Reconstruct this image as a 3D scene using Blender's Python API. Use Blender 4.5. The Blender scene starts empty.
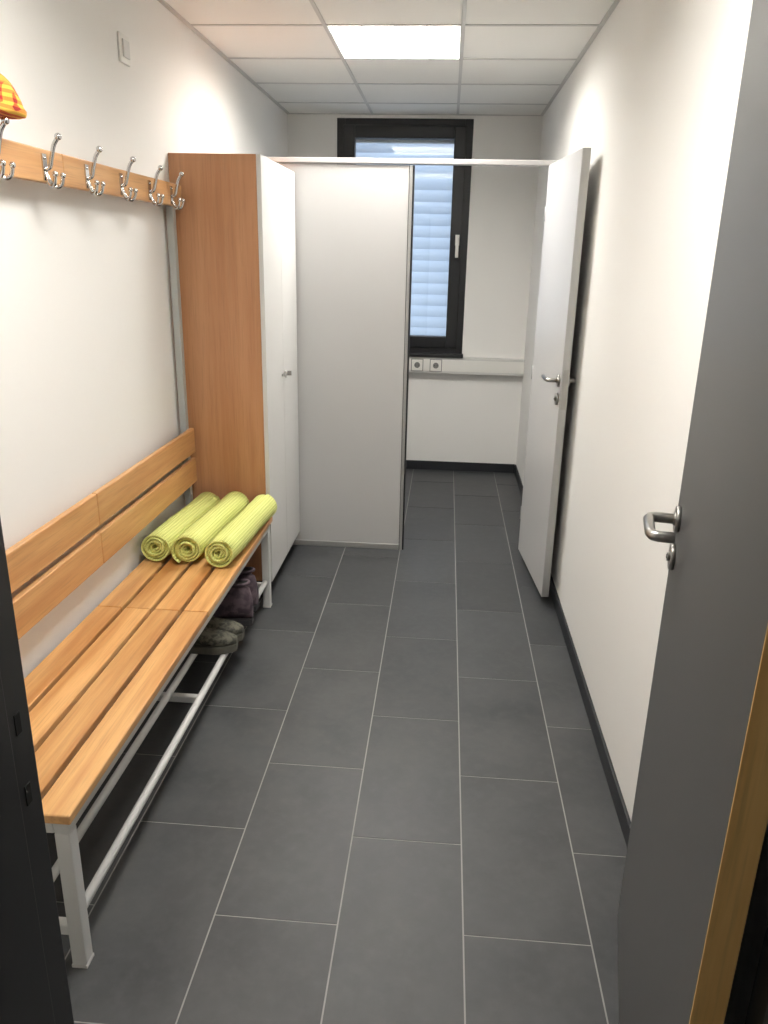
import bpy, bmesh, math, random
from mathutils import Vector, Matrix
random.seed(4)
scene = bpy.context.scene
COL = scene.collection

# ------------------------------------------------------------------ materials
def new_mat(name):
    m = bpy.data.materials.new(name); m.use_nodes = True
    nt = m.node_tree
    b = nt.nodes["Principled BSDF"]
    return m, nt, b
def srgb(r, g, b):
    f = lambda c: (c/255/12.92) if c/255 <= 0.04045 else ((c/255+0.055)/1.055)**2.4
    return (f(r), f(g), f(b), 1)
def mixc(nt, fac, a, b, mode='MIX'):
    n = nt.nodes.new('ShaderNodeMix'); n.data_type = 'RGBA'; n.blend_type = mode
    if hasattr(fac, 'node'): nt.links.new(fac, n.inputs[0])
    else: n.inputs[0].default_value = fac
    for v, i in ((a, 6), (b, 7)):
        if hasattr(v, 'node'): nt.links.new(v, n.inputs[i])
        else: n.inputs[i].default_value = v
    return n.outputs[2]
def noise(nt, scale, detail=3, vec=None, rough=0.5):
    n = nt.nodes.new('ShaderNodeTexNoise'); n.inputs['Scale'].default_value = scale
    n.inputs['Detail'].default_value = detail; n.inputs['Roughness'].default_value = rough
    if vec: nt.links.new(vec, n.inputs['Vector'])
    return n.outputs[0]
def coord(nt, kind='Object'):
    t = nt.nodes.new('ShaderNodeTexCoord'); return t.outputs[kind]
def bump(nt, b, h, strength, dist=0.002):
    n = nt.nodes.new('ShaderNodeBump'); n.inputs['Strength'].default_value = strength
    n.inputs['Distance'].default_value = dist
    nt.links.new(h, n.inputs['Height']); nt.links.new(n.outputs[0], b.inputs['Normal'])
def simple(name, col, rough=0.5, metal=0.0, var=0.06, nscale=6, bmp=0.0, bscale=300):
    m, nt, b = new_mat(name)
    c = coord(nt)
    dark = tuple(x*(1-var) for x in col[:3])+(1,)
    nt.links.new(mixc(nt, noise(nt, nscale, 3, c), dark, col), b.inputs['Base Color'])
    b.inputs['Roughness'].default_value = rough; b.inputs['Metallic'].default_value = metal
    if bmp: bump(nt, b, noise(nt, bscale, 2, c), bmp, 0.001)
    return m
def wood(name, light, dark, axis, rough=0.38, vary=0.22, fleck=0.5):
    m, nt, b = new_mat(name)
    c = coord(nt)
    oi = nt.nodes.new('ShaderNodeObjectInfo')
    mul = nt.nodes.new('ShaderNodeMath'); mul.operation = 'MULTIPLY'; mul.inputs[1].default_value = 37.0
    nt.links.new(oi.outputs['Random'], mul.inputs[0])
    cx = nt.nodes.new('ShaderNodeCombineXYZ')
    for i in range(3): nt.links.new(mul.outputs[0], cx.inputs[i])
    add = nt.nodes.new('ShaderNodeVectorMath'); add.operation = 'ADD'
    nt.links.new(c, add.inputs[0]); nt.links.new(cx.outputs[0], add.inputs[1])
    mp = nt.nodes.new('ShaderNodeMapping')
    s = [16, 16, 16]; s[axis] = 0.9
    mp.inputs['Scale'].default_value = s
    nt.links.new(add.outputs[0], mp.inputs['Vector'])
    n1 = noise(nt, 1.3, 5, mp.outputs[0], 0.6)
    mp2 = nt.nodes.new('ShaderNodeMapping')
    s = [200, 200, 200]; s[axis] = 7
    mp2.inputs['Scale'].default_value = s
    nt.links.new(add.outputs[0], mp2.inputs['Vector'])
    n2 = noise(nt, 1.0, 3, mp2.outputs[0])
    r = nt.nodes.new('ShaderNodeValToRGB')
    r.color_ramp.elements[0].position = 0.34; r.color_ramp.elements[0].color = dark
    r.color_ramp.elements[1].position = 0.64; r.color_ramp.elements[1].color = light
    nt.links.new(n1, r.inputs[0])
    fl = tuple(x*0.55 for x in light[:3])+(1,)
    r2 = nt.nodes.new('ShaderNodeMapRange'); r2.inputs[1].default_value = 0.5; r2.inputs[2].default_value = 0.75
    r2.inputs[4].default_value = fleck
    nt.links.new(n2, r2.inputs[0])
    c1 = mixc(nt, r2.outputs[0], r.outputs[0], fl)
    hs = nt.nodes.new('ShaderNodeHueSaturation')
    mr = nt.nodes.new('ShaderNodeMapRange'); mr.inputs[3].default_value = 1-vary/2; mr.inputs[4].default_value = 1+vary/2
    nt.links.new(oi.outputs['Random'], mr.inputs[0]); nt.links.new(mr.outputs[0], hs.inputs['Value'])
    nt.links.new(c1, hs.inputs['Color'])
    nt.links.new(hs.outputs[0], b.inputs['Base Color'])
    b.inputs['Roughness'].default_value = rough
    bump(nt, b, n2, 0.12, 0.0006)
    return m

M_wall = simple('wall_paint', srgb(237, 235, 231), 0.85, var=0.03, nscale=1.5, bmp=0.25, bscale=260)
M_ceil = simple('ceiling_panel', srgb(238, 237, 233), 0.9, var=0.03, nscale=3, bmp=0.3, bscale=420)
M_tbar = simple('ceiling_grid', srgb(200, 199, 196), 0.5, var=0.02)
M_grout = simple('floor_grout', srgb(150, 149, 146), 0.9, var=0.15, nscale=20)
M_base = simple('baseboard_tile', srgb(34, 36, 40), 0.5, var=0.2, nscale=9)
M_frame = simple('door_frame_steel', srgb(36, 37, 39), 0.45, var=0.05)
M_doorg = simple('door_laminate_grey', srgb(81, 80, 80), 0.42, var=0.05, nscale=3, bmp=0.1, bscale=500)
M_oak = wood('oak_lipping', srgb(228, 188, 120), srgb(206, 162, 96), 2, 0.5, 0.05)
M_seat = wood('beech_seat', srgb(216, 169, 112), srgb(180, 124, 70), 1, 0.32, 0.2)
M_back = wood('beech_backrest', srgb(208, 160, 108), srgb(186, 133, 82), 1, 0.36, 0.1)
M_cab = wood('beech_veneer', srgb(188, 138, 100), srgb(174, 121, 83), 2, 0.42, 0.02, 0.35)
M_white = simple('white_laminate', srgb(212, 211, 208), 0.38, var=0.02)
M_part = simple('partition_laminate', srgb(194, 193, 192), 0.35, var=0.02)
M_alu = simple('aluminium_profile', srgb(180, 180, 178), 0.35, 0.6, var=0.05)
M_darkgap = simple('dark_gap_and_plinth', srgb(30, 30, 32), 0.7)  # near-black: painted shade of the partition gaps, also the cabinet plinth
M_steelw = simple('powder_coated_steel', srgb(204, 204, 201), 0.4, var=0.04)
M_upr = simple('powder_coated_upright', srgb(168, 170, 168), 0.4, var=0.04)
M_chrome = simple('chrome', srgb(205, 205, 205), 0.12, 1.0, var=0.03)
M_sst = simple('brushed_stainless', srgb(170, 168, 164), 0.28, 1.0, var=0.08, nscale=40)
M_black = simple('window_frame_black', srgb(16, 17, 20), 0.45, var=0.1)
M_plas = simple('white_plastic', srgb(228, 226, 220), 0.4, var=0.02)
M_duct = simple('duct_plastic', srgb(208, 207, 203), 0.45, var=0.02)
M_sockr = simple('socket_recess', srgb(120, 119, 116), 0.5)
M_hole = simple('dark_slot', srgb(20, 20, 20), 0.8)

M_tile, nt, b = new_mat('slate_floor_tile')
c = coord(nt)
at = nt.nodes.new('ShaderNodeAttribute'); at.attribute_name = 'tone'; at.attribute_type = 'GEOMETRY'
off = nt.nodes.new('ShaderNodeVectorMath'); off.operation = 'ADD'
cx = nt.nodes.new('ShaderNodeCombineXYZ'); mu = nt.nodes.new('ShaderNodeMath'); mu.operation = 'MULTIPLY'; mu.inputs[1].default_value = 19
nt.links.new(at.outputs['Fac'], mu.inputs[0]); nt.links.new(mu.outputs[0], cx.inputs[2])
nt.links.new(c, off.inputs[0]); nt.links.new(cx.outputs[0], off.inputs[1])
n1 = noise(nt, 4.5, 6, off.outputs[0], 0.62); n2 = noise(nt, 30, 3, off.outputs[0], 0.6)
r = nt.nodes.new('ShaderNodeValToRGB')
r.color_ramp.elements[0].position = 0.32; r.color_ramp.elements[0].color = srgb(50, 52, 54)
r.color_ramp.elements[1].position = 0.70; r.color_ramp.elements[1].color = srgb(70, 71, 72)
nt.links.new(n1, r.inputs[0])
mm = nt.nodes.new('ShaderNodeMapRange'); mm.inputs[1].default_value = 0.45; mm.inputs[2].default_value = 0.8; mm.inputs[4].default_value = 0.4
nt.links.new(n2, mm.inputs[0])
c2 = mixc(nt, mm.outputs[0], r.outputs[0], srgb(76, 77, 77))
hs = nt.nodes.new('ShaderNodeHueSaturation'); mr = nt.nodes.new('ShaderNodeMapRange')
mr.inputs[3].default_value = 0.9; mr.inputs[4].default_value = 1.08
nt.links.new(at.outputs['Fac'], mr.inputs[0]); nt.links.new(mr.outputs[0], hs.inputs['Value'])
nt.links.new(c2, hs.inputs['Color']); nt.links.new(hs.outputs[0], b.inputs['Base Color'])
rr = nt.nodes.new('ShaderNodeMapRange'); rr.inputs[1].default_value = 0.3; rr.inputs[2].default_value = 0.7; rr.inputs[3].default_value = 0.42; rr.inputs[4].default_value = 0.54
nt.links.new(n1, rr.inputs[0]); nt.links.new(rr.outputs[0], b.inputs['Roughness'])
bump(nt, b, n2, 0.25, 0.0015)

def emis(name, col, s):
    m, nt, b = new_mat(name)
    b.inputs['Base Color'].default_value = col
    b.inputs['Emission Color'].default_value = col; b.inputs['Emission Strength'].default_value = s
    return m
M_lamp = emis('lamp_diffuser', (1.0, 0.972, 0.925, 1), 50)
M_lamp2 = emis('lamp_diffuser_front', (1.0, 0.972, 0.925, 1), 42)
M_lamp_hall = emis('hall_lamp_diffuser', (1.0, 0.96, 0.90, 1), 13)
M_louver = simple('louver_white', srgb(240, 240, 236), 0.3, 0.0, var=0.01)

M_glass = bpy.data.materials.new('window_glass'); M_glass.use_nodes = True
nt = M_glass.node_tree; nt.nodes.clear()
o = nt.nodes.new('ShaderNodeOutputMaterial'); mx = nt.nodes.new('ShaderNodeMixShader'); mx.inputs[0].default_value = 0.06
tr = nt.nodes.new('ShaderNodeBsdfTransparent'); tr.inputs[0].default_value = (0.93, 0.96, 0.97, 1)
gl = nt.nodes.new('ShaderNodeBsdfGlossy'); gl.inputs['Roughness'].default_value = 0.03
nt.links.new(tr.outputs[0], mx.inputs[1]); nt.links.new(gl.outputs[0], mx.inputs[2]); nt.links.new(mx.outputs[0], o.inputs[0])

M_blind = bpy.data.materials.new('blind_slat'); M_blind.use_nodes = True
nt = M_blind.node_tree; nt.nodes.clear()
o = nt.nodes.new('ShaderNodeOutputMaterial'); mx = nt.nodes.new('ShaderNodeMixShader'); mx.inputs[0].default_value = 0.55
df = nt.nodes.new('ShaderNodeBsdfDiffuse'); df.inputs[0].default_value = srgb(212, 216, 222)
tl = nt.nodes.new('ShaderNodeBsdfTranslucent'); tl.inputs[0].default_value = srgb(214, 220, 230)
nt.links.new(df.outputs[0], mx.inputs[1]); nt.links.new(tl.outputs[0], mx.inputs[2]); nt.links.new(mx.outputs[0], o.inputs[0])

# ------------------------------------------------------------------ helpers
def empty(name, loc=(0, 0, 0)):
    e = bpy.data.objects.new(name, None); e.location = loc; e.empty_display_size = 0.1
    COL.objects.link(e); return e
def attach(o, p):
    if p:
        o.parent = p; o.matrix_parent_inverse = Matrix.Translation(-Vector(p.location))
def finish(name, bm, mats, parent=None, smooth=False, center=True, bevel=0, segs=2):
    if not isinstance(mats, (list, tuple)): mats = [mats]
    bm.normal_update()
    me = bpy.data.meshes.new(name)
    cen = Vector((0, 0, 0))
    if center and len(bm.verts):
        lo = Vector([min(v.co[i] for v in bm.verts) for i in range(3)])
        hi = Vector([max(v.co[i] for v in bm.verts) for i in range(3)])
        cen = (lo+hi)/2
        bmesh.ops.translate(bm, verts=bm.verts, vec=-cen)
    bm.to_mesh(me); bm.free()
    for m in mats: me.materials.append(m)
    if smooth:
        for p in me.polygons: p.use_smooth = True
    o = bpy.data.objects.new(name, me); o.location = cen; COL.objects.link(o)
    attach(o, parent)
    if bevel:
        md = o.modifiers.new('bevel', 'BEVEL'); md.width = bevel; md.segments = segs; md.limit_method = 'ANGLE'
        md.harden_normals = False
    return o
def addbox(bm, x0, x1, y0, y1, z0, z1, mi=0, M=None):
    vs = [Vector((x, y, z)) for x in (x0, x1) for y in (y0, y1) for z in (z0, z1)]
    if M: vs = [M @ v for v in vs]
    v = [bm.verts.new(p) for p in vs]
    for f in ((0, 1, 3, 2), (4, 6, 7, 5), (0, 4, 5, 1), (2, 3, 7, 6), (0, 2, 6, 4), (1, 5, 7, 3)):
        fc = bm.faces.new([v[i] for i in f]); fc.material_index = mi
def box(name, x0, x1, y0, y1, z0, z1, mat, parent=None, bevel=0, M=None, segs=2):
    bm = bmesh.new(); addbox(bm, x0, x1, y0, y1, z0, z1, 0, M)
    bmesh.ops.recalc_face_normals(bm, faces=bm.faces)
    return finish(name, bm, mat, parent, bevel=bevel, segs=segs)
def boxes(name, lst, mats, parent=None, bevel=0):
    bm = bmesh.new()
    for t in lst: addbox(bm, *t[:6], t[6] if len(t) > 6 else 0)
    bmesh.ops.recalc_face_normals(bm, faces=bm.faces)
    return finish(name, bm, mats, parent, bevel=bevel)
def catmull(P, n=6):
    P = [Vector(p) for p in P]
    Q = [P[0]*2-P[1]]+P+[P[-1]*2-P[-2]]; out = []
    for i in range(1, len(Q)-2):
        for k in range(n):
            t = k/n; a, b_, c_, d = Q[i-1], Q[i], Q[i+1], Q[i+2]
            out.append(0.5*((2*b_)+(c_-a)*t+(2*a-5*b_+4*c_-d)*t*t+(-a+3*b_-3*c_+d)*t**3))
    out.append(P[-1]); return out
def addtube(bm, pts, r, seg=12, mi=0):
    pts = [Vector(p) for p in pts]; rings = []
    t0 = (pts[1]-pts[0]).normalized()
    up = Vector((0, 0, 1)) if abs(t0.z) < 0.9 else Vector((1, 0, 0))
    n = t0.cross(up).normalized()
    for i, p in enumerate(pts):
        t = (pts[min(i+1, len(pts)-1)]-pts[max(i-1, 0)]).normalized()
        n = (n-t*n.dot(t)).normalized(); b2 = t.cross(n)
        rad = r[i] if isinstance(r, (list, tuple)) else r
        rings.append([bm.verts.new(p+(n*math.cos(a)+b2*math.sin(a))*rad) for a in [2*math.pi*k/seg for k in range(seg)]])
    for a, b3 in zip(rings, rings[1:]):
        for k in range(seg):
            f = bm.faces.new((a[k], a[(k+1) % seg], b3[(k+1) % seg], b3[k])); f.smooth = True; f.material_index = mi
    for rg in (rings[0][::-1], rings[-1]):
        f = bm.faces.new(rg); f.material_index = mi
def addball(bm, c, r, mi=0, sc=(1, 1, 1)):
    m = Matrix.Translation(Vector(c)) @ Matrix.Diagonal((sc[0], sc[1], sc[2], 1))
    res = bmesh.ops.create_uvsphere(bm, u_segments=16, v_segments=10, radius=r, matrix=m)
    for v in res['verts']:
        for f in v.link_faces: f.smooth = True; f.material_index = mi

# ------------------------------------------------------------------ room dims
XL, XR = -1.13, 0.575
YB, YF = 5.70, 0.70
ZC = 2.44
HY0, HX0, HX1 = -1.6, -1.7, 1.7

bm = bmesh.new()
tl_ = bm.faces.layers.float.new('tone')
PX, PY, G = 0.305, 0.6015, 0.0020
def clipbox(x0, x1, y0, y1, X0, X1, Y0, Y1):
    a, b_, c_, d = max(x0, X0), min(x1, X1), max(y0, Y0), min(y1, Y1)
    return (a, b_, c_, d) if b_-a > 0.004 and d-c_ > 0.004 else None
for (X0, X1, Y0, Y1) in ((XL, XR, 0.5, YB), (HX0, HX1, HY0, 0.5)):
    for i in range(-9, 9):
        x0 = 0.1065+i*PX
        ph = 1.449 if i % 2 == 0 else 1.75
        for j in range(-8, 9):
            y0 = ph+j*PY
            cb = clipbox(x0+G, x0+PX-G, y0+G, y0+PY-G, X0, X1, Y0, Y1)
            if not cb: continue
            nf = len(bm.faces)
            addbox(bm, cb[0], cb[1], cb[2], cb[3], -0.01, 0.0, 0)
            bm.faces.ensure_lookup_table()
            tn = random.random()
            for f in bm.faces[nf:]: f[tl_] = tn
    addbox(bm, X0, X1, Y0, Y1, -0.08, -0.0012, 1)
bmesh.ops.recalc_face_normals(bm, faces=bm.faces)
finish('floor', bm, [M_tile, M_grout], center=False)

W = 0.2
box('wall_left', XL-W, XL, YF-0.18, YB+W, -0.05, ZC+0.15, M_wall)
box('wall_right', XR, XR+W, YF-0.18, YB+W, -0.05, ZC+0.15, M_wall)
wx0, wx1, wz0, wz1 = -0.79, 0.125, 0.875, 2.415
boxes('wall_back', [(XL, wx0, YB, YB+W, -0.05, ZC+0.15), (wx1, XR, YB, YB+W, -0.05, ZC+0.15),
                    (wx0, wx1, YB, YB+W, -0.05, wz0), (wx0, wx1, YB, YB+W, wz1, ZC+0.15)], M_wall)
ox0, ox1, oz = -0.437, 0.385, 2.02
fw = 0.03
boxes('wall_front', [(HX0, ox0-fw, 0.5, YF-0.02, 0, ZC+0.15), (ox1+fw, HX1, 0.5, YF-0.02, 0, ZC+0.15),
                     (ox0-fw, ox1+fw, 0.5, YF-0.02, oz+fw, ZC+0.15)], M_wall)
boxes('wall_hall', [(HX0-0.1, HX0, HY0, 0.5, -0.05, ZC+0.15), (HX1, HX1+0.1, HY0, 0.5, -0.05, ZC+0.15),
                    (HX0-0.1, HX1+0.1, HY0-0.1, HY0, -0.05, ZC+0.15)], M_wall)
bh = 0.068
box('baseboard_right', XR-0.010, XR, YF, YB-0.010, 0, bh, M_base, bevel=0.002)
box('baseboard_left', XL, XL+0.010, YF, YB-0.010, 0, bh, M_base, bevel=0.002)
box('baseboard_back', XL+0.01, XR-0.01, YB-0.010, YB, 0, bh, M_base, bevel=0.002)

# ceiling: suspended grid + panels
bm = bmesh.new()
S = 0.567; gx = 0.0165
xs = [XL]+[gx-2*S, gx-S, gx]+[XR]
ys = [YF]+[3.60+S*k for k in range(-5, 4) if 3.60+S*k > YF+0.05]+[YB]
holes = []
for i in range(len(xs)-1):
    for j in range(len(ys)-1):
        h = abs(xs[i]-(gx-S)) < 1e-3 and (abs(ys[j]-3.60) < 1e-3 or abs(ys[j]-(3.60-4*S)) < 1e-3)
        if h: holes.append((xs[i], xs[i+1], ys[j], ys[j+1])); continue
        addbox(bm, xs[i], xs[i+1], ys[j], ys[j+1], ZC, ZC+0.018, 0)
tb = 0.008
for x in xs[1:-1]: addbox(bm, x-tb, x+tb, YF, YB, ZC-0.004, ZC+0.03, 1)
for y in ys[1:-1]: addbox(bm, XL, XR, y-tb, y+tb, ZC-0.0035, ZC+0.03, 1)
addbox(bm, XL, XL+0.018, YF, YB, ZC-0.005, ZC, 1); addbox(bm, XR-0.018, XR, YF, YB, ZC-0.005, ZC, 1)
addbox(bm, XL, XR, YB-0.018, YB, ZC-0.005, ZC, 1); addbox(bm, XL, XR, YF-0.02, YF+0.018, ZC-0.005, ZC, 1)
addbox(bm, HX0, HX1, HY0, 0.5, ZC, ZC+0.02, 0)
addbox(bm, XL-0.1, XR+0.1, 0.4, YB+0.1, ZC+0.14, ZC+0.17, 0)
bmesh.ops.recalc_face_normals(bm, faces=bm.faces)
finish('ceiling', bm, [M_ceil, M_tbar], center=False)

def luminaire(name, x0, x1, y0, y1, mat, z=ZC):
    e = empty(name, ((x0+x1)/2, (y0+y1)/2, z))
    t = 0.004
    x0 += tb; x1 -= tb; y0 += tb; y1 -= tb
    boxes('housing', [(x0, x0+t, y0, y1, z-0.002, z+0.07), (x1-t, x1, y0, y1, z-0.002, z+0.07),
                      (x0+t, x1-t, y0, y0+t, z-0.002, z+0.07), (x0+t, x1-t, y1-t, y1, z-0.002, z+0.07),
                      (x0, x1, y0, y1, z+0.07, z+0.075)], M_louver, e)
    box('diffuser', x0+t, x1-t, y0+t, y1-t, z+0.018, z+0.023, mat, e)
    L = []
    for k in range(1, 4):
        xx = x0+t+(x1-x0-2*t)*k/4; L.append((xx-0.003, xx+0.003, y0+t, y1-t, z+0.002, z+0.015))
    for k in range(1, 12):
        yy = y0+t+(y1-y0-2*t)*k/12; L.append((x0+t, x1-t, yy-0.001, yy+0.001, z+0.003, z+0.013))
    boxes('louver_grid', L, M_louver, e)
for h in holes: luminaire('ceiling_light_panel', *h, M_lamp if h[2] > 3 else M_lamp2)
e = empty('hall_ceiling_lamp', (0, -0.9, ZC))
box('lamp_body', -0.3, 0.3, -1.05, -0.75, ZC-0.04, ZC, M_louver, e, 0.004)
box('lamp_cover', -0.28, 0.28, -1.03, -0.77, ZC-0.055, ZC-0.04, M_lamp_hall, e, 0.004)

# ------------------------------------------------------------------ window
e = empty('window_1', ((wx0+wx1)/2, YB, wz0))
fy0, fy1 = YB-0.005, YB+0.07
f1 = 0.055
def ring(x0, x1, z0, z1, w, y0, y1):
    return [(x0, x0+w, y0, y1, z0, z1), (x1-w, x1, y0, y1, z0, z1), (x0+w, x1-w, y0, y1, z0, z0+w), (x0+w, x1-w, y0, y1, z1-w, z1)]
boxes('outer_frame', ring(wx0, wx1, wz0, wz1, f1, fy0, fy1), M_black, e, 0.003)
boxes('sash_frame', ring(wx0+f1-0.012, wx1-f1+0.012, wz0+f1-0.012, wz1-f1+0.012, 0.080, fy0-0.018, fy1-0.02), M_black, e, 0.005)
box('glazing', wx0+0.12, wx1-0.12, fy0+0.025, fy0+0.031, wz0+0.12, wz1-0.12, M_glass, e)
boxes('reveal_outer', ring(wx0-0.001, wx1+0.001, wz0-0.001, wz1+0.001, 0.012, fy1, YB+W+0.02), M_black, e)
bm = bmesh.new(); hx, hz, hy = wx1-f1-0.018, 1.655, fy0-0.018
addbox(bm, hx-0.014, hx+0.014, hy-0.01, hy, hz-0.035, hz+0.035)
addtube(bm, [(hx, hy-0.005, hz), (hx, hy-0.045, hz)], 0.010)
addtube(bm, catmull([(hx, hy-0.04, hz+0.012), (hx, hy-0.048, hz-0.02), (hx, hy-0.048, hz-0.115)]), 0.011)
bmesh.ops.recalc_face_normals(bm, faces=bm.faces)
finish('window_handle', bm, M_plas, e)
e = empty('venetian_blind', ((wx0+wx1)/2, YB+0.13, wz1))
bm = bmesh.new(); bx0, bx1 = wx0+0.02, wx1-0.02
z = wz1-0.155
while z > wz0+0.04:
    prof = []
    for k in range(7):
        t = k/6-0.5
        prof.append((YB+0.135+t*0.045, z+t*0.086))
    rows = []
    for k, (yy, zz) in enumerate(prof):
        bul = 0.008*math.cos((k/6-0.5)*math.pi)
        rows.append([bm.verts.new((x, yy-bul, zz+bul*0.6)) for x in (bx0, bx1)])
    for a, b4 in zip(rows, rows[1:]):
        f = bm.faces.new((a[0], a[1], b4[1], b4[0])); f.smooth = True
    z -= 0.078
sl = finish('slats', bm, M_blind, e)
box('head_box', bx0, bx1, YB+0.09, YB+0.18, wz1-0.135, wz1-0.013, M_duct, e, 0.003)
boxes('guide_rails', [(bx0-0.006, bx0+0.012, YB+0.12, YB+0.15, wz0+0.013, wz1-0.02), (bx1-0.012, bx1+0.006, YB+0.12, YB+0.15, wz0+0.013, wz1-0.02)], M_alu, e)
box('window_sill', wx0-0.01, wx1+0.008, YB-0.075, YB+0.0, wz0-0.02, wz0+0.004, M_black, None, 0.003)
e = empty('cable_duct', (0, YB-0.04, 0.8))
dz0, dz1 = 0.738, 0.856
box('duct_body', XL+0.001, XR-0.001, YB-0.06, YB-0.0, dz0, dz1, M_duct, e, 0.004)
box('duct_lid', XL+0.002, XR-0.002, YB-0.063, YB-0.059, dz0+0.018, dz1-0.018, M_plas, e, 0.0015)
for sx in (-0.195, -0.06):
    bm = bmesh.new()
    zc = (dz0+dz1)/2; yy = YB-0.0625
    addbox(bm, sx-0.044, sx+0.044, yy-0.004, yy, zc-0.044, zc+0.044, 1)
    addbox(bm, sx-0.039, sx+0.039, yy-0.010, yy, zc-0.039, zc+0.039, 0)
    res = bmesh.ops.create_cone(bm, cap_ends=True, segments=24, radius1=0.021, radius2=0.021, depth=0.004, matrix=Matrix.Translation((sx, yy-0.0105, zc)) @ Matrix.Rotation(math.pi/2, 4, 'X'))
    for v in res['verts']:
        for f in v.link_faces: f.material_index = 1
    for dx in (-0.009, 0.009):
        res = bmesh.ops.create_cone(bm, cap_ends=True, segments=12, radius1=0.003, radius2=0.003, depth=0.004, matrix=Matrix.Translation((sx+dx, yy-0.012, zc)) @ Matrix.Rotation(math.pi/2, 4, 'X'))
        for v in res['verts']:
            for f in v.link_faces: f.material_index = 2
    finish('power_socket', bm, [M_plas, M_sockr, M_hole], e)

e = empty('wall_switch', (XL, 2.88, 2.19))
box('switch_frame', XL, XL+0.010, 2.84, 2.92, 2.145, 2.235, M_plas, e, 0.003)
box('switch_rocker', XL+0.010, XL+0.016, 2.853, 2.907, 2.163, 2.217, M_duct, e, 0.002)

# ------------------------------------------------------------------ entrance door frame
e = empty('door_frame', (0, 0.6, 0))
J = []
for x0, x1, xf in ((ox0-fw, ox0, ox0-0.06), (ox1, ox1+fw, ox1)):
    J.append((x0, x1, 0.485, YF, 0, oz+fw))
J.append((ox0-0.06, ox0-fw, YF-0.02, YF, 0, oz+0.06)); J.append((ox1+fw, ox1+0.06, YF-0.02, YF, 0, oz+0.06))
J.append((ox0-0.06, ox0-fw, 0.485, 0.5, 0, oz+0.06)); J.append((ox1+fw, ox1+0.06, 0.485, 0.5, 0, oz+0.06))
J.append((ox0-fw, ox1+fw, YF-0.02, YF, oz+fw, oz+0.06))
J.append((ox0, ox1, 0.485, YF, oz, oz+fw))
J.append((ox0, ox0+0.014, 0.485, YF-0.06, 0, oz)); J.append((ox1-0.014, ox1, 0.485, YF-0.06, 0, oz))
boxes('steel_frame', J, M_frame, e, 0.002)
boxes('strike_slots', [(ox0+0.000, ox0+0.001, YF-0.030, YF-0.020, 1.055, 1.08), (ox0+0.000, ox0+0.001, YF-0.030, YF-0.020, 0.965, 0.99)], M_hole, e)

def lever(bm, P, u, n, direction, ln=0.115, out=0.055, r=0.0095, ret=True):
    P = Vector(P); u = Vector(u)*direction; n = Vector(n)
    addtube(bm, [P, P+n*0.009], 0.026, 24)
    addtube(bm, [P, P+n*0.012], 0.013, 20)
    pts = [P+n*0.006, P+n*(out-0.014), P+n*(out-0.004)+u*0.005, P+n*out+u*0.018, P+n*out+u*(ln-0.018), P+n*(out-0.004)+u*(ln-0.005)]
    pts += [P+n*(out-0.014)+u*ln, P+n*(0.018)+u*ln] if ret else [P+n*out+u*ln]
    addtube(bm, pts, r, 16)
def keyrose(bm, P, n):
    P = Vector(P); n = Vector(n)
    addtube(bm, [P, P+n*0.009], 0.026, 24)
    addtube(bm, [P+n*0.008, P+n*0.014], 0.009, 16)
    d = P+n*0.014
    addtube(bm, [d, d+n*0.001], 0.0045, 10, 1)

hp = Vector((0.328, 0.709, 0)); fp = Vector((0.489, 1.54, 0))
u = (fp-hp).normalized(); n = Vector((-u.y, u.x, 0))
Lw = (fp-hp).length
M = Matrix(((u.x, n.x, 0, hp.x), (u.y, n.y, 0, hp.y), (0, 0, 1, 0), (0, 0, 0, 1)))
e = empty('door_1', hp)
box('leaf', 0.004, Lw-0.004, -0.036, 0, 0.008, 2.0, M_doorg, e, 0.0012, M)
box('hinge_edge_lipping', 0.0, 0.004, -0.036, 0, 0.008, 2.0, M_oak, e, 0, M)
box('lock_edge_lipping', Lw-0.004, Lw, -0.036, 0, 0.008, 2.0, M_doorg, e, 0, M)
bm = bmesh.new()
P = M @ Vector((Lw-0.058, 0, 1.065)); lever(bm, P, u, n, -1, 0.118, 0.060, 0.0105)
keyrose(bm, M @ Vector((Lw-0.058, 0, 0.985)), n)
P = M @ Vector((Lw-0.058, -0.036, 1.065))
addtube(bm, [P, P-n*0.009], 0.026, 24)
addtube(bm, [P, P-n*0.035, P-n*0.04-u*0.01, P-n*0.04-u*0.11], 0.0095, 14)
bmesh.ops.recalc_face_normals(bm, faces=bm.faces)
finish('lever_handle', bm, [M_sst, M_hole], e)
bm = bmesh.new()
for hz in (0.25, 1.75):
    addtube(bm, [(hp.x+0.047, hp.y-0.004, hz-0.05), (hp.x+0.047, hp.y-0.004, hz+0.05)], 0.008)
    addbox(bm, hp.x+0.036, hp.x+0.06, hp.y-0.009, hp.y-0.001, hz-0.04, hz+0.04)
bmesh.ops.recalc_face_normals(bm, faces=bm.faces)
finish('hinges', bm, M_sst, e)

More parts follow.
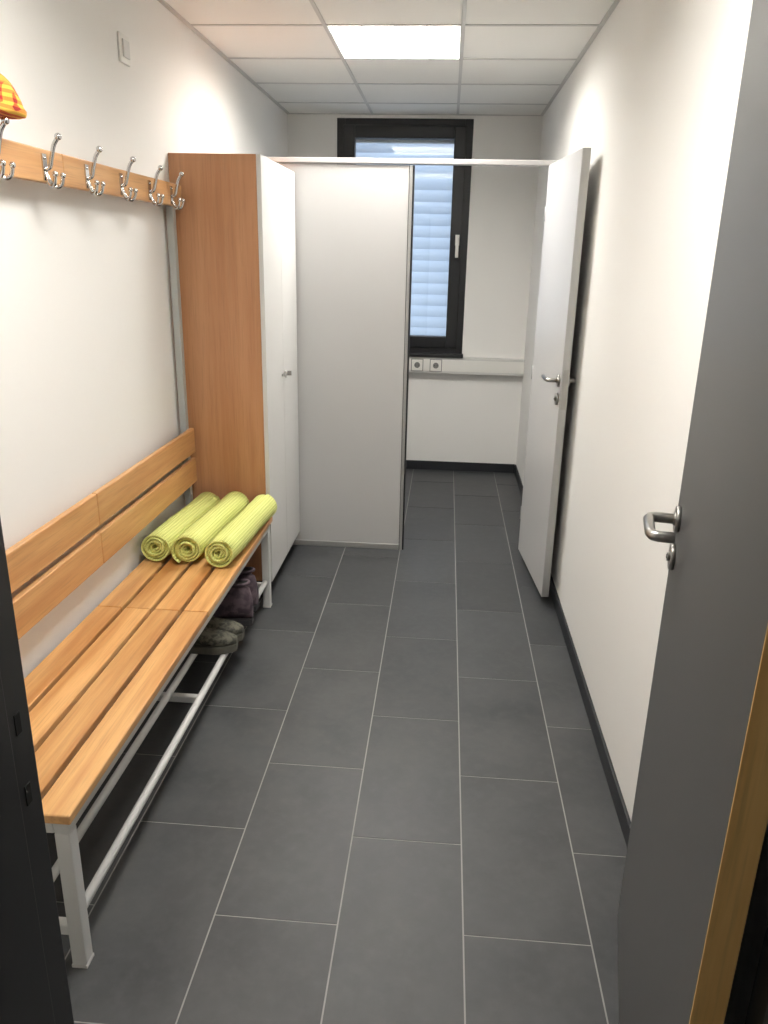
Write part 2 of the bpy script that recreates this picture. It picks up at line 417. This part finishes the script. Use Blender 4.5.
# ------------------------------------------------------------------ partition
PYn, PYf = 3.985, 4.015
e = empty('partition_wall', (-0.66, 4.0, 0))
px1 = -0.207
box('panel', XL+0.002, px1, PYn, PYf, 0.028, 1.955, M_part, e, 0.001)
box('bottom_profile', XL+0.012, px1, PYn-0.005, PYf+0.005, 0.0, 0.03, M_alu, e, 0.002)
box('gap_shade_strip', px1, px1+0.003, PYn+0.002, PYf-0.002, 0, 1.955, M_darkgap, e)  # dark strip painted in as the shade between panel and post
box('end_post', px1+0.003, px1+0.018, PYn-0.006, PYf+0.006, 0, 1.955, M_alu, e, 0.002)
box('edge_shade_strip', px1+0.018, px1+0.026, PYn-0.002, PYf+0.006, 0, 1.955, M_darkgap, e)  # dark strip standing in for the shaded gap beside the post
box('top_rail', XL+0.002, XR-0.001, PYn-0.010, PYf+0.010, 1.960, 1.983, M_part, e, 0.003)
box('hinge_side_panel', 0.47, XR-0.011, PYn, PYf, 0.028, 1.955, M_part, e, 0.001)
box('hinge_side_foot', 0.47, XR-0.011, PYn-0.004, PYf+0.004, 0.0, 0.03, M_alu, e, 0.002)

hp2 = Vector((0.446, 3.965, 0)); fp2 = Vector((0.501, 3.345, 0))
u2 = (fp2-hp2).normalized(); n2_ = Vector((u2.y, -u2.x, 0))
L2 = (fp2-hp2).length
M2 = Matrix(((u2.x, n2_.x, 0, hp2.x), (u2.y, n2_.y, 0, hp2.y), (0, 0, 1, 0), (0, 0, 0, 1)))
e = empty('door_2', hp2)
box('leaf', 0, L2, -0.034, 0, 0.045, 1.962, M_part, e, 0.0015, M2)
box('lock_edge', L2, L2+0.002, -0.032, -0.002, 0.047, 1.960, M_alu, e, 0, M2)
bm = bmesh.new()
P = M2 @ Vector((L2-0.040, 0, 1.050)); lever(bm, P, u2, n2_, -1, 0.105, 0.05, 0.009, False)
keyrose(bm, M2 @ Vector((L2-0.040, 0, 0.970)), n2_)
P = M2 @ Vector((L2-0.030, -0.034, 1.050))
addtube(bm, [P, P-n2_*0.006], 0.024, 24)
addtube(bm, [P, P-n2_*0.022, P-n2_*0.027-u2*0.01, P-n2_*0.027-u2*0.10], 0.0095, 14)
bmesh.ops.recalc_face_normals(bm, faces=bm.faces)
finish('lever_handle', bm, [M_sst, M_hole], e)
box('lock_plate', L2+0.002, L2+0.0035, -0.028, -0.006, 0.93, 1.10, M_sst, e, 0, M2)
bm = bmesh.new()
for hz in (0.25, 1.0, 1.75):
    addtube(bm, [(hp2.x+0.004, hp2.y+0.008, hz-0.035), (hp2.x+0.004, hp2.y+0.008, hz+0.035)], 0.007)
bmesh.ops.recalc_face_normals(bm, faces=bm.faces)
finish('hinges', bm, M_alu, e)

# ------------------------------------------------------------------ cabinet
cx0, cx1, cy0, cy1, cz0, cz1 = -1.1285, -0.775, 3.262, 3.965, 0.09, 1.915
e = empty('wardrobe_cabinet', ((cx0+cx1)/2, (cy0+cy1)/2, 0))
t = 0.019
box('side_panel_near', cx0, cx1, cy0, cy0+t, cz0, cz1, M_cab, e, 0.001)
box('side_panel_far', cx0, cx1, cy1-t, cy1, cz0, cz1, M_cab, e, 0.001)
boxes('carcass', [(cx0, cx1, cy0+t, cy1-t, cz1-t, cz1), (cx0, cx1, cy0+t, cy1-t, cz0, cz0+t), (cx0, cx0+0.008, cy0+t, cy1-t, cz0+t, cz1-t)], M_cab, e)
ym = (cy0+cy1)/2
box('door_near', cx1+0.001, cx1+0.02, cy0, ym-0.0008, cz0, cz1, M_white, e, 0.001)
box('door_far', cx1+0.001, cx1+0.02, ym+0.0008, cy1, cz0, cz1, M_white, e, 0.001)
boxes('plinth_frame', [(cx0+0.02, cx1-0.02, cy0+0.015, cy0+0.045, 0, cz0), (cx0+0.02, cx1-0.02, cy1-0.045, cy1-0.015, 0, cz0),
                       (cx1-0.05, cx1-0.02, cy0+0.045, cy1-0.045, 0.06, cz0), (cx0+0.02, cx0+0.05, cy0+0.045, cy1-0.045, 0.06, cz0)], M_darkgap, e, 0.002)
bm = bmesh.new(); xx = cx1+0.02
addtube(bm, [(xx, ym+0.03, 1.005), (xx+0.012, ym+0.03, 1.005)], 0.011, 16)
addbox(bm, xx+0.012, xx+0.032, ym+0.0285, ym+0.0315, 0.995, 1.017)
addtube(bm, [(xx, ym-0.04, 1.005), (xx+0.014, ym-0.04, 1.005), (xx+0.02, ym-0.04, 1.005)], [0.006, 0.006, 0.013], 16)
bmesh.ops.recalc_face_normals(bm, faces=bm.faces)
finish('lock_and_key', bm, M_sst, e)

# ------------------------------------------------------------------ bench
bx0, bx1, by0, by1 = -1.112, -0.735, 1.262, 3.215
zs = 0.43
e = empty('changing_room_bench', (-0.92, 2.24, 0))
ymid = 2.235
pitch, wd = 0.0970, 0.083
for i in range(4):
    xa = bx1-i*pitch-wd
    for a, b5, tag in ((by0, ymid-0.0015, 'near'), (ymid+0.0015, by1, 'far')):
        box('seat_slat_%d_%s' % (i+1, tag), xa, xa+wd, a, b5, zs-0.024, zs, M_seat, e, 0.004, segs=3)
xb = XL+0.040
for k, (za, zb) in enumerate(((0.712, 0.820), (0.580, 0.688))):
    for a, b5, tag in ((by0, ymid-0.0015, 'near'), (ymid+0.0015, by1, 'far')):
        box('backrest_board_%d_%s' % (k+1, tag), xb, xb+0.02, a, b5, za, zb, M_back, e, 0.004, segs=3)
tq = 0.034
FR = []
zt = zs-0.0245
ux0, ux1 = XL+0.011, XL+0.040
for yy in (by0+0.012, by1-tq-0.012):
    FR.append((bx1-0.012-tq, bx1-0.012, yy, yy+tq, 0.006, zt-tq))
    FR.append((ux0, ux1, yy, yy+tq, 0.006, 1.80, 1))
    FR.append((ux1, bx1-0.012-tq, yy+0.004, yy+tq-0.004, 0.088, 0.114))
for yy in (by0+0.012, ymid-tq/2, by1-tq-0.012):
    FR.append((ux1, bx1-0.012-tq, yy, yy+tq, zt-tq, zt))
FR.append((ux0, ux1, ymid-tq/2, ymid+tq/2, 0.006, zt))
FR.append((ux1, bx1-0.012-tq, ymid-0.012, ymid+0.012, 0.088, 0.112))
FR.append((bx1-0.012-tq, bx1-0.012, by0+0.012, by1-0.012, zt-tq, zt))
FR.append((bx0+0.04, bx0+0.04+tq, by0+0.012+tq, by1-0.012-tq, zt-tq, zt-0.0005))
boxes('steel_frame', FR, [M_steelw, M_upr], e, 0.003)
bm = bmesh.new()
for xx in (-0.768, -0.88, -1.0):
    addtube(bm, [(xx, by0+0.02, 0.125), (xx, by1-0.02, 0.125)], 0.0115, 14)
bmesh.ops.recalc_face_normals(bm, faces=bm.faces)
finish('shoe_rack_tubes', bm, M_steelw, e)
FT = []
for yy in (by0+0.012, by1-tq-0.012):
    FT += [(bx1-0.013-tq, bx1-0.011, yy-0.001, yy+tq+0.001, 0, 0.008), (XL+0.011, XL+0.041, yy-0.001, yy+tq+0.001, 0, 0.008)]
boxes('foot_caps', FT, M_duct, e)

# hook rail
e = empty('coat_hook_rail', (XL, 2.24, 1.755))
rx0 = XL+0.0405; rx1 = rx0+0.02
box('rail_board', rx0, rx1, by0, ymid-0.001, 1.712, 1.795, M_back, e, 0.004, segs=3)
box('rail_board_far', rx0, rx1, ymid+0.001, 3.228, 1.712, 1.795, M_back, e, 0.004, segs=3)
for k in range(8):
    y = 1.375+0.25*k if k < 7 else 3.10
    bm = bmesh.new(); z0 = 1.752; x = rx1
    addbox(bm, x, x+0.004, y-0.011, y+0.011, z0-0.035, z0+0.03)
    addtube(bm, catmull([(x+0.002, y, z0-0.008), (x+0.016, y, z0-0.002), (x+0.024, y, z0+0.024), (x+0.032, y, z0+0.050), (x+0.044, y, z0+0.068)]), 0.0055, 10)
    addball(bm, (x+0.046, y, z0+0.071), 0.0092)
    for s in (-1, 1):
        addtube(bm, catmull([(x+0.002, y, z0-0.012), (x+0.010, y+s*0.006, z0-0.036), (x+0.022, y+s*0.014, z0-0.050), (x+0.034, y+s*0.019, z0-0.042), (x+0.039, y+s*0.021, z0-0.022)]), 0.0048, 10)
        addball(bm, (x+0.039, y+s*0.021, z0-0.020), 0.0075)
    addball(bm, (x+0.004, y, z0+0.02), 0.004); addball(bm, (x+0.004, y, z0-0.027), 0.004)
    bmesh.ops.recalc_face_normals(bm, faces=bm.faces)
    finish('coat_hook_%d' % (k+1), bm, M_chrome, e)

# ------------------------------------------------------------------ cap on the hook rail
M_cap, nt, b = new_mat('cap_fabric')
c = coord(nt)
def wave(axis, sc, dist=0.6):
    w = nt.nodes.new('ShaderNodeTexWave'); w.bands_direction = axis; w.inputs['Scale'].default_value = sc
    w.inputs['Distortion'].default_value = dist; nt.links.new(c, w.inputs['Vector'])
    q = nt.nodes.new('ShaderNodeMapRange'); q.inputs[1].default_value = 0.45; q.inputs[2].default_value = 0.55
    nt.links.new(w.outputs[0], q.inputs[0]); return q.outputs[0]
a1 = mixc(nt, wave('X', 16), srgb(150, 38, 36), srgb(214, 128, 52))
a1b = mixc(nt, wave('X', 16), srgb(206, 92, 40), srgb(224, 176, 72))
a2 = mixc(nt, wave('Z', 19), a1, a1b)
sepz = nt.nodes.new('ShaderNodeSeparateXYZ'); nt.links.new(c, sepz.inputs[0])
zr_ = nt.nodes.new('ShaderNodeMapRange'); zr_.inputs[1].default_value = 0.014; zr_.inputs[2].default_value = 0.022
nt.links.new(sepz.outputs[2], zr_.inputs[0])
a3 = mixc(nt, zr_.outputs[0], a2, srgb(208, 152, 62))
nt.links.new(a3, b.inputs['Base Color']); b.inputs['Roughness'].default_value = 0.95
bump(nt, b, noise(nt, 250, 2, c), 0.6, 0.002)
bm = bmesh.new()
bmesh.ops.create_uvsphere(bm, u_segments=48, v_segments=28, radius=1)
for v in bm.verts:
    x, y, z = v.co
    an = math.atan2(y, x)
    zz = z if z > -0.3 else -0.3-(abs(z)-0.3)*0.12
    r_ = 1+0.06*math.sin(4*an+z*4)+0.03*math.sin(9*an+2)
    if -0.35 < z < -0.05: r_ *= 1.07
    zz += 0.10*math.sin(2*an+1)*max(z, 0)+0.03*math.sin(7*an+5*z)*max(z, 0)
    v.co = Vector((x*0.052*r_, y*0.090*r_, zz*0.064))
zmin = min(v.co.z for v in bm.verts)
bmesh.ops.translate(bm, verts=bm.verts, vec=(-1.055, 1.885, 1.8345-zmin))
o = finish('knitted_cap', bm, M_cap, None, smooth=True)

# ------------------------------------------------------------------ rolled mats
M_mat, nt, b = new_mat('lime_grip_mat')
uvn = coord(nt, 'UV')
sep = nt.nodes.new('ShaderNodeSeparateXYZ'); nt.links.new(uvn, sep.inputs[0])
def sinw(out, per):
    m1 = nt.nodes.new('ShaderNodeMath'); m1.operation = 'MULTIPLY'; m1.inputs[1].default_value = 2*math.pi/per
    nt.links.new(out, m1.inputs[0]); m2 = nt.nodes.new('ShaderNodeMath'); m2.operation = 'SINE'; nt.links.new(m1.outputs[0], m2.inputs[0])
    m3 = nt.nodes.new('ShaderNodeMath'); m3.operation = 'MULTIPLY_ADD'; m3.inputs[1].default_value = 0.5; m3.inputs[2].default_value = 0.5
    nt.links.new(m2.outputs[0], m3.inputs[0]); return m3.outputs[0]
su, sv = sinw(sep.outputs[0], 0.0115), sinw(sep.outputs[1], 0.0115)
pr = nt.nodes.new('ShaderNodeMath'); pr.operation = 'MAXIMUM'
m5 = nt.nodes.new('ShaderNodeMath'); m5.operation = 'MULTIPLY'; m5.inputs[1].default_value = 0.75; nt.links.new(sv, m5.inputs[0])
nt.links.new(su, pr.inputs[0]); nt.links.new(m5.outputs[0], pr.inputs[1])
nt.links.new(mixc(nt, pr.outputs[0], srgb(192, 200, 104), srgb(228, 232, 144)), b.inputs['Base Color'])  # hollows of the grip pattern coloured darker, slight shade put into the colour
b.inputs['Roughness'].default_value = 0.75
bump(nt, b, pr.outputs[0], 0.8, 0.003)

def matroll(name, P0, P1, R, turns, phase, squash=0.97):
    P0 = Vector(P0); P1 = Vector(P1); ax = (P1-P0).normalized(); Ln = (P1-P0).length
    side = ax.cross(Vector((0, 0, 1))).normalized(); up = side.cross(ax)
    bm = bmesh.new(); uv = bm.loops.layers.uv.new('UVMap')
    r0 = 0.013; th = 0.0072; N = int(turns*40)
    nl = 10
    def pt(r_, a, s):
        w = 0.0016*math.sin(s*9+a*2)
        return P0+ax*(s*Ln)+(side*math.cos(a)+up*math.sin(a)*squash)*(r_+w)
    rows_o, rows_i, arc = [], [], [0]
    for i in range(N+1):
        f = i/N; a = phase+f*turns*2*math.pi; r_ = r0+(R-r0)*f
        if i: arc.append(arc[-1]+r_*turns*2*math.pi/N)
        taper = 1 if f < 0.97 else 0.4
        shift = 0.006*math.sin(f*11)
        rows_o.append([bm.verts.new(pt(r_, a, s/nl)+ax*shift) for s in range(nl+1)])
        rows_i.append([bm.verts.new(pt(r_-th*taper, a, s/nl)+ax*shift) for s in range(nl+1)])
    def quad(vs, uvs):
        f = bm.faces.new(vs); f.smooth = True
        for l, q in zip(f.loops, uvs): l[uv].uv = q
    for i in range(N):
        for s in range(nl):
            q = [(arc[i], s/nl*Ln), (arc[i+1], s/nl*Ln), (arc[i+1], (s+1)/nl*Ln), (arc[i], (s+1)/nl*Ln)]
            quad([rows_o[i][s], rows_o[i+1][s], rows_o[i+1][s+1], rows_o[i][s+1]], q)
            quad([rows_i[i][s+1], rows_i[i+1][s+1], rows_i[i+1][s], rows_i[i][s]], q[::-1])
        for s in (0, nl):
            q = [(arc[i], 0), (arc[i+1], 0), (arc[i+1], 0.003), (arc[i], 0.003)]
            quad([rows_i[i][s], rows_i[i+1][s], rows_o[i+1][s], rows_o[i][s]], q)
    for i in (0, N):
        for s in range(nl):
            quad([rows_o[i][s], rows_o[i][s+1], rows_i[i][s+1], rows_i[i][s]], [(0, 0), (0, .01), (.003, .01), (.003, 0)])
    bmesh.ops.recalc_face_normals(bm, faces=bm.faces)
    return finish(name, bm, M_mat, None)
Rr = 0.061; zc = zs+Rr*0.97+0.002
matroll('rolled_exercise_mat', (-1.052, 2.62, zc), (-1.014, 3.185, zc), Rr-0.001, 4.3, -1.2)
matroll('rolled_exercise_mat', (-0.926, 2.61, zc), (-0.889, 3.20, zc), Rr, 4.3, 2.3)
matroll('rolled_exercise_mat', (-0.800, 2.59, zc), (-0.763, 3.18, zc), Rr, 4.3, -0.6)

# ------------------------------------------------------------------ shoes
def shoe(parent, name, heel, yaw, up_m, sole_m, L=0.27, high=0.10):
    bm = bmesh.new()
    secs = [(0, .022, .55), (.04, .033, .85), (.15, .036, 1.0), (.3, .036, .98), (.42, .038, .80), (.55, .043, .62), (.7, .048, .50), (.85, .044, .42), (.95, .030, .34), (1, .014, .26)]
    ns = 16; rings = []
    for t, w, h in secs:
        H = high*h; ring_ = []
        for k in range(ns):
            a = 2*math.pi*k/ns; cx_ = math.cos(a); sz = math.sin(a)
            narrow = 1-0.35*max(0, sz)*(h)
            ring_.append(bm.verts.new((w*narrow*math.copysign(abs(cx_)**0.8, cx_), t*L, 0.022+H*0.5+H*0.5*math.copysign(abs(sz)**0.8, sz))))
        rings.append(ring_)
    for a, b6 in zip(rings, rings[1:]):
        for k in range(ns):
            f = bm.faces.new((a[k], a[(k+1) % ns], b6[(k+1) % ns], b6[k])); f.smooth = True
    bm.faces.new(rings[0][::-1]); bm.faces.new(rings[-1])
    cen = Vector((0, L*0.19, 0.022+high*0.985))
    pts = [cen+Vector((math.cos(a)*0.026, math.sin(a)*0.042, -0.006*math.sin(a))) for a in [2*math.pi*k/20 for k in range(21)]]
    addtube(bm, pts, 0.006, 8, 0)
    vs = [bm.verts.new(p+Vector((0, 0, 0.001))) for p in pts[:-1]]; f = bm.faces.new(vs); f.material_index = 2
    for q in range(4):
        yy = L*(0.40+0.07*q); hh = 0.022+high*(0.84-0.10*q)+0.002
        addtube(bm, [(-0.022, yy, hh-0.012), (0, yy+0.006, hh+0.001), (0.022, yy, hh-0.012)], 0.003, 6, 1)
    out = []
    for t, w, h in secs: out.append((w+0.005, t*L))
    lo = [(-w, y) for w, y in out]+[(w, y) for w, y in out[::-1]]
    b0 = [bm.verts.new((x, y, 0)) for x, y in lo]; b1 = [bm.verts.new((x, y, 0.026)) for x, y in lo]
    for k in range(len(lo)):
        f = bm.faces.new((b0[k], b0[(k+1) % len(lo)], b1[(k+1) % len(lo)], b1[k])); f.material_index = 1
    f = bm.faces.new(b0[::-1]); f.material_index = 1; f = bm.faces.new(b1); f.material_index = 1
    bmesh.ops.recalc_face_normals(bm, faces=bm.faces)
    T = Matrix.Translation(Vector(heel)) @ Matrix.Rotation(yaw, 4, 'Z')
    bmesh.ops.transform(bm, matrix=T, verts=bm.verts)
    return finish(name, bm, [up_m, sole_m, M_hole], parent)
def camo(name, c1, c2, sc):
    m, nt, b = new_mat(name); c = coord(nt)
    q = nt.nodes.new('ShaderNodeMapRange'); q.inputs[1].default_value = 0.44; q.inputs[2].default_value = 0.58
    nt.links.new(noise(nt, sc, 3, c), q.inputs[0])
    nt.links.new(mixc(nt, q.outputs[0], c1, c2), b.inputs['Base Color']); b.inputs['Roughness'].default_value = 0.85
    bump(nt, b, noise(nt, 300, 2, c), 0.5, 0.001); return m
M_sh1 = camo('shoe_mesh_grey', srgb(54, 54, 48), srgb(92, 90, 78), 55)
M_so1 = simple('shoe_sole_grey', srgb(96, 94, 84), 0.7, var=0.5, nscale=30)
M_sh2 = camo('shoe_suede_plum', srgb(66, 53, 62), srgb(92, 78, 84), 30)
M_so2 = simple('shoe_sole_dark', srgb(42, 40, 42), 0.7)
zr = 0.1368
e = empty('pair_of_sneakers', (-0.9, 2.5, zr))
shoe(e, 'sneaker_left', (-1.005, 2.50, zr), -1.45, M_sh1, M_so1, 0.28, 0.09)
shoe(e, 'sneaker_right', (-1.005, 2.61, zr), -1.55, M_sh1, M_so1, 0.28, 0.09)
e = empty('pair_of_ankle_boots', (-0.9, 2.8, zr))
shoe(e, 'boot_left', (-0.72, 2.75, zr), 1.66, M_sh2, M_so2, 0.28, 0.15)
shoe(e, 'boot_right', (-0.73, 2.87, zr), 1.52, M_sh2, M_so2, 0.28, 0.15)

# ------------------------------------------------------------------ world (overcast daylight outside window)
w = bpy.data.worlds.new('World'); scene.world = w; w.use_nodes = True
bg = w.node_tree.nodes['Background']; bg.inputs[0].default_value = (0.72, 0.84, 1.0, 1); bg.inputs[1].default_value = 2.4

# ------------------------------------------------------------------ camera
cam = bpy.data.cameras.new('camera'); co = bpy.data.objects.new('camera', cam); COL.objects.link(co)
cam.sensor_fit = 'AUTO'; cam.sensor_width = 36; cam.lens = 770/1024*36; cam.clip_start = 0.02
Yw = Vector((65, 256, -770)).normalized(); Zw = Vector((49, 2312, 770)); Zw = (Zw-Yw*Zw.dot(Yw)).normalized(); Xw = Yw.cross(Zw)
co.matrix_world = Matrix(((Xw.x, Xw.y, Xw.z, 0), (Yw.x, Yw.y, Yw.z, 0), (Zw.x, Zw.y, Zw.z, 1.55), (0, 0, 0, 1)))
scene.camera = co
scene.view_settings.view_transform = 'Standard'
scene.view_settings.exposure = 0.0
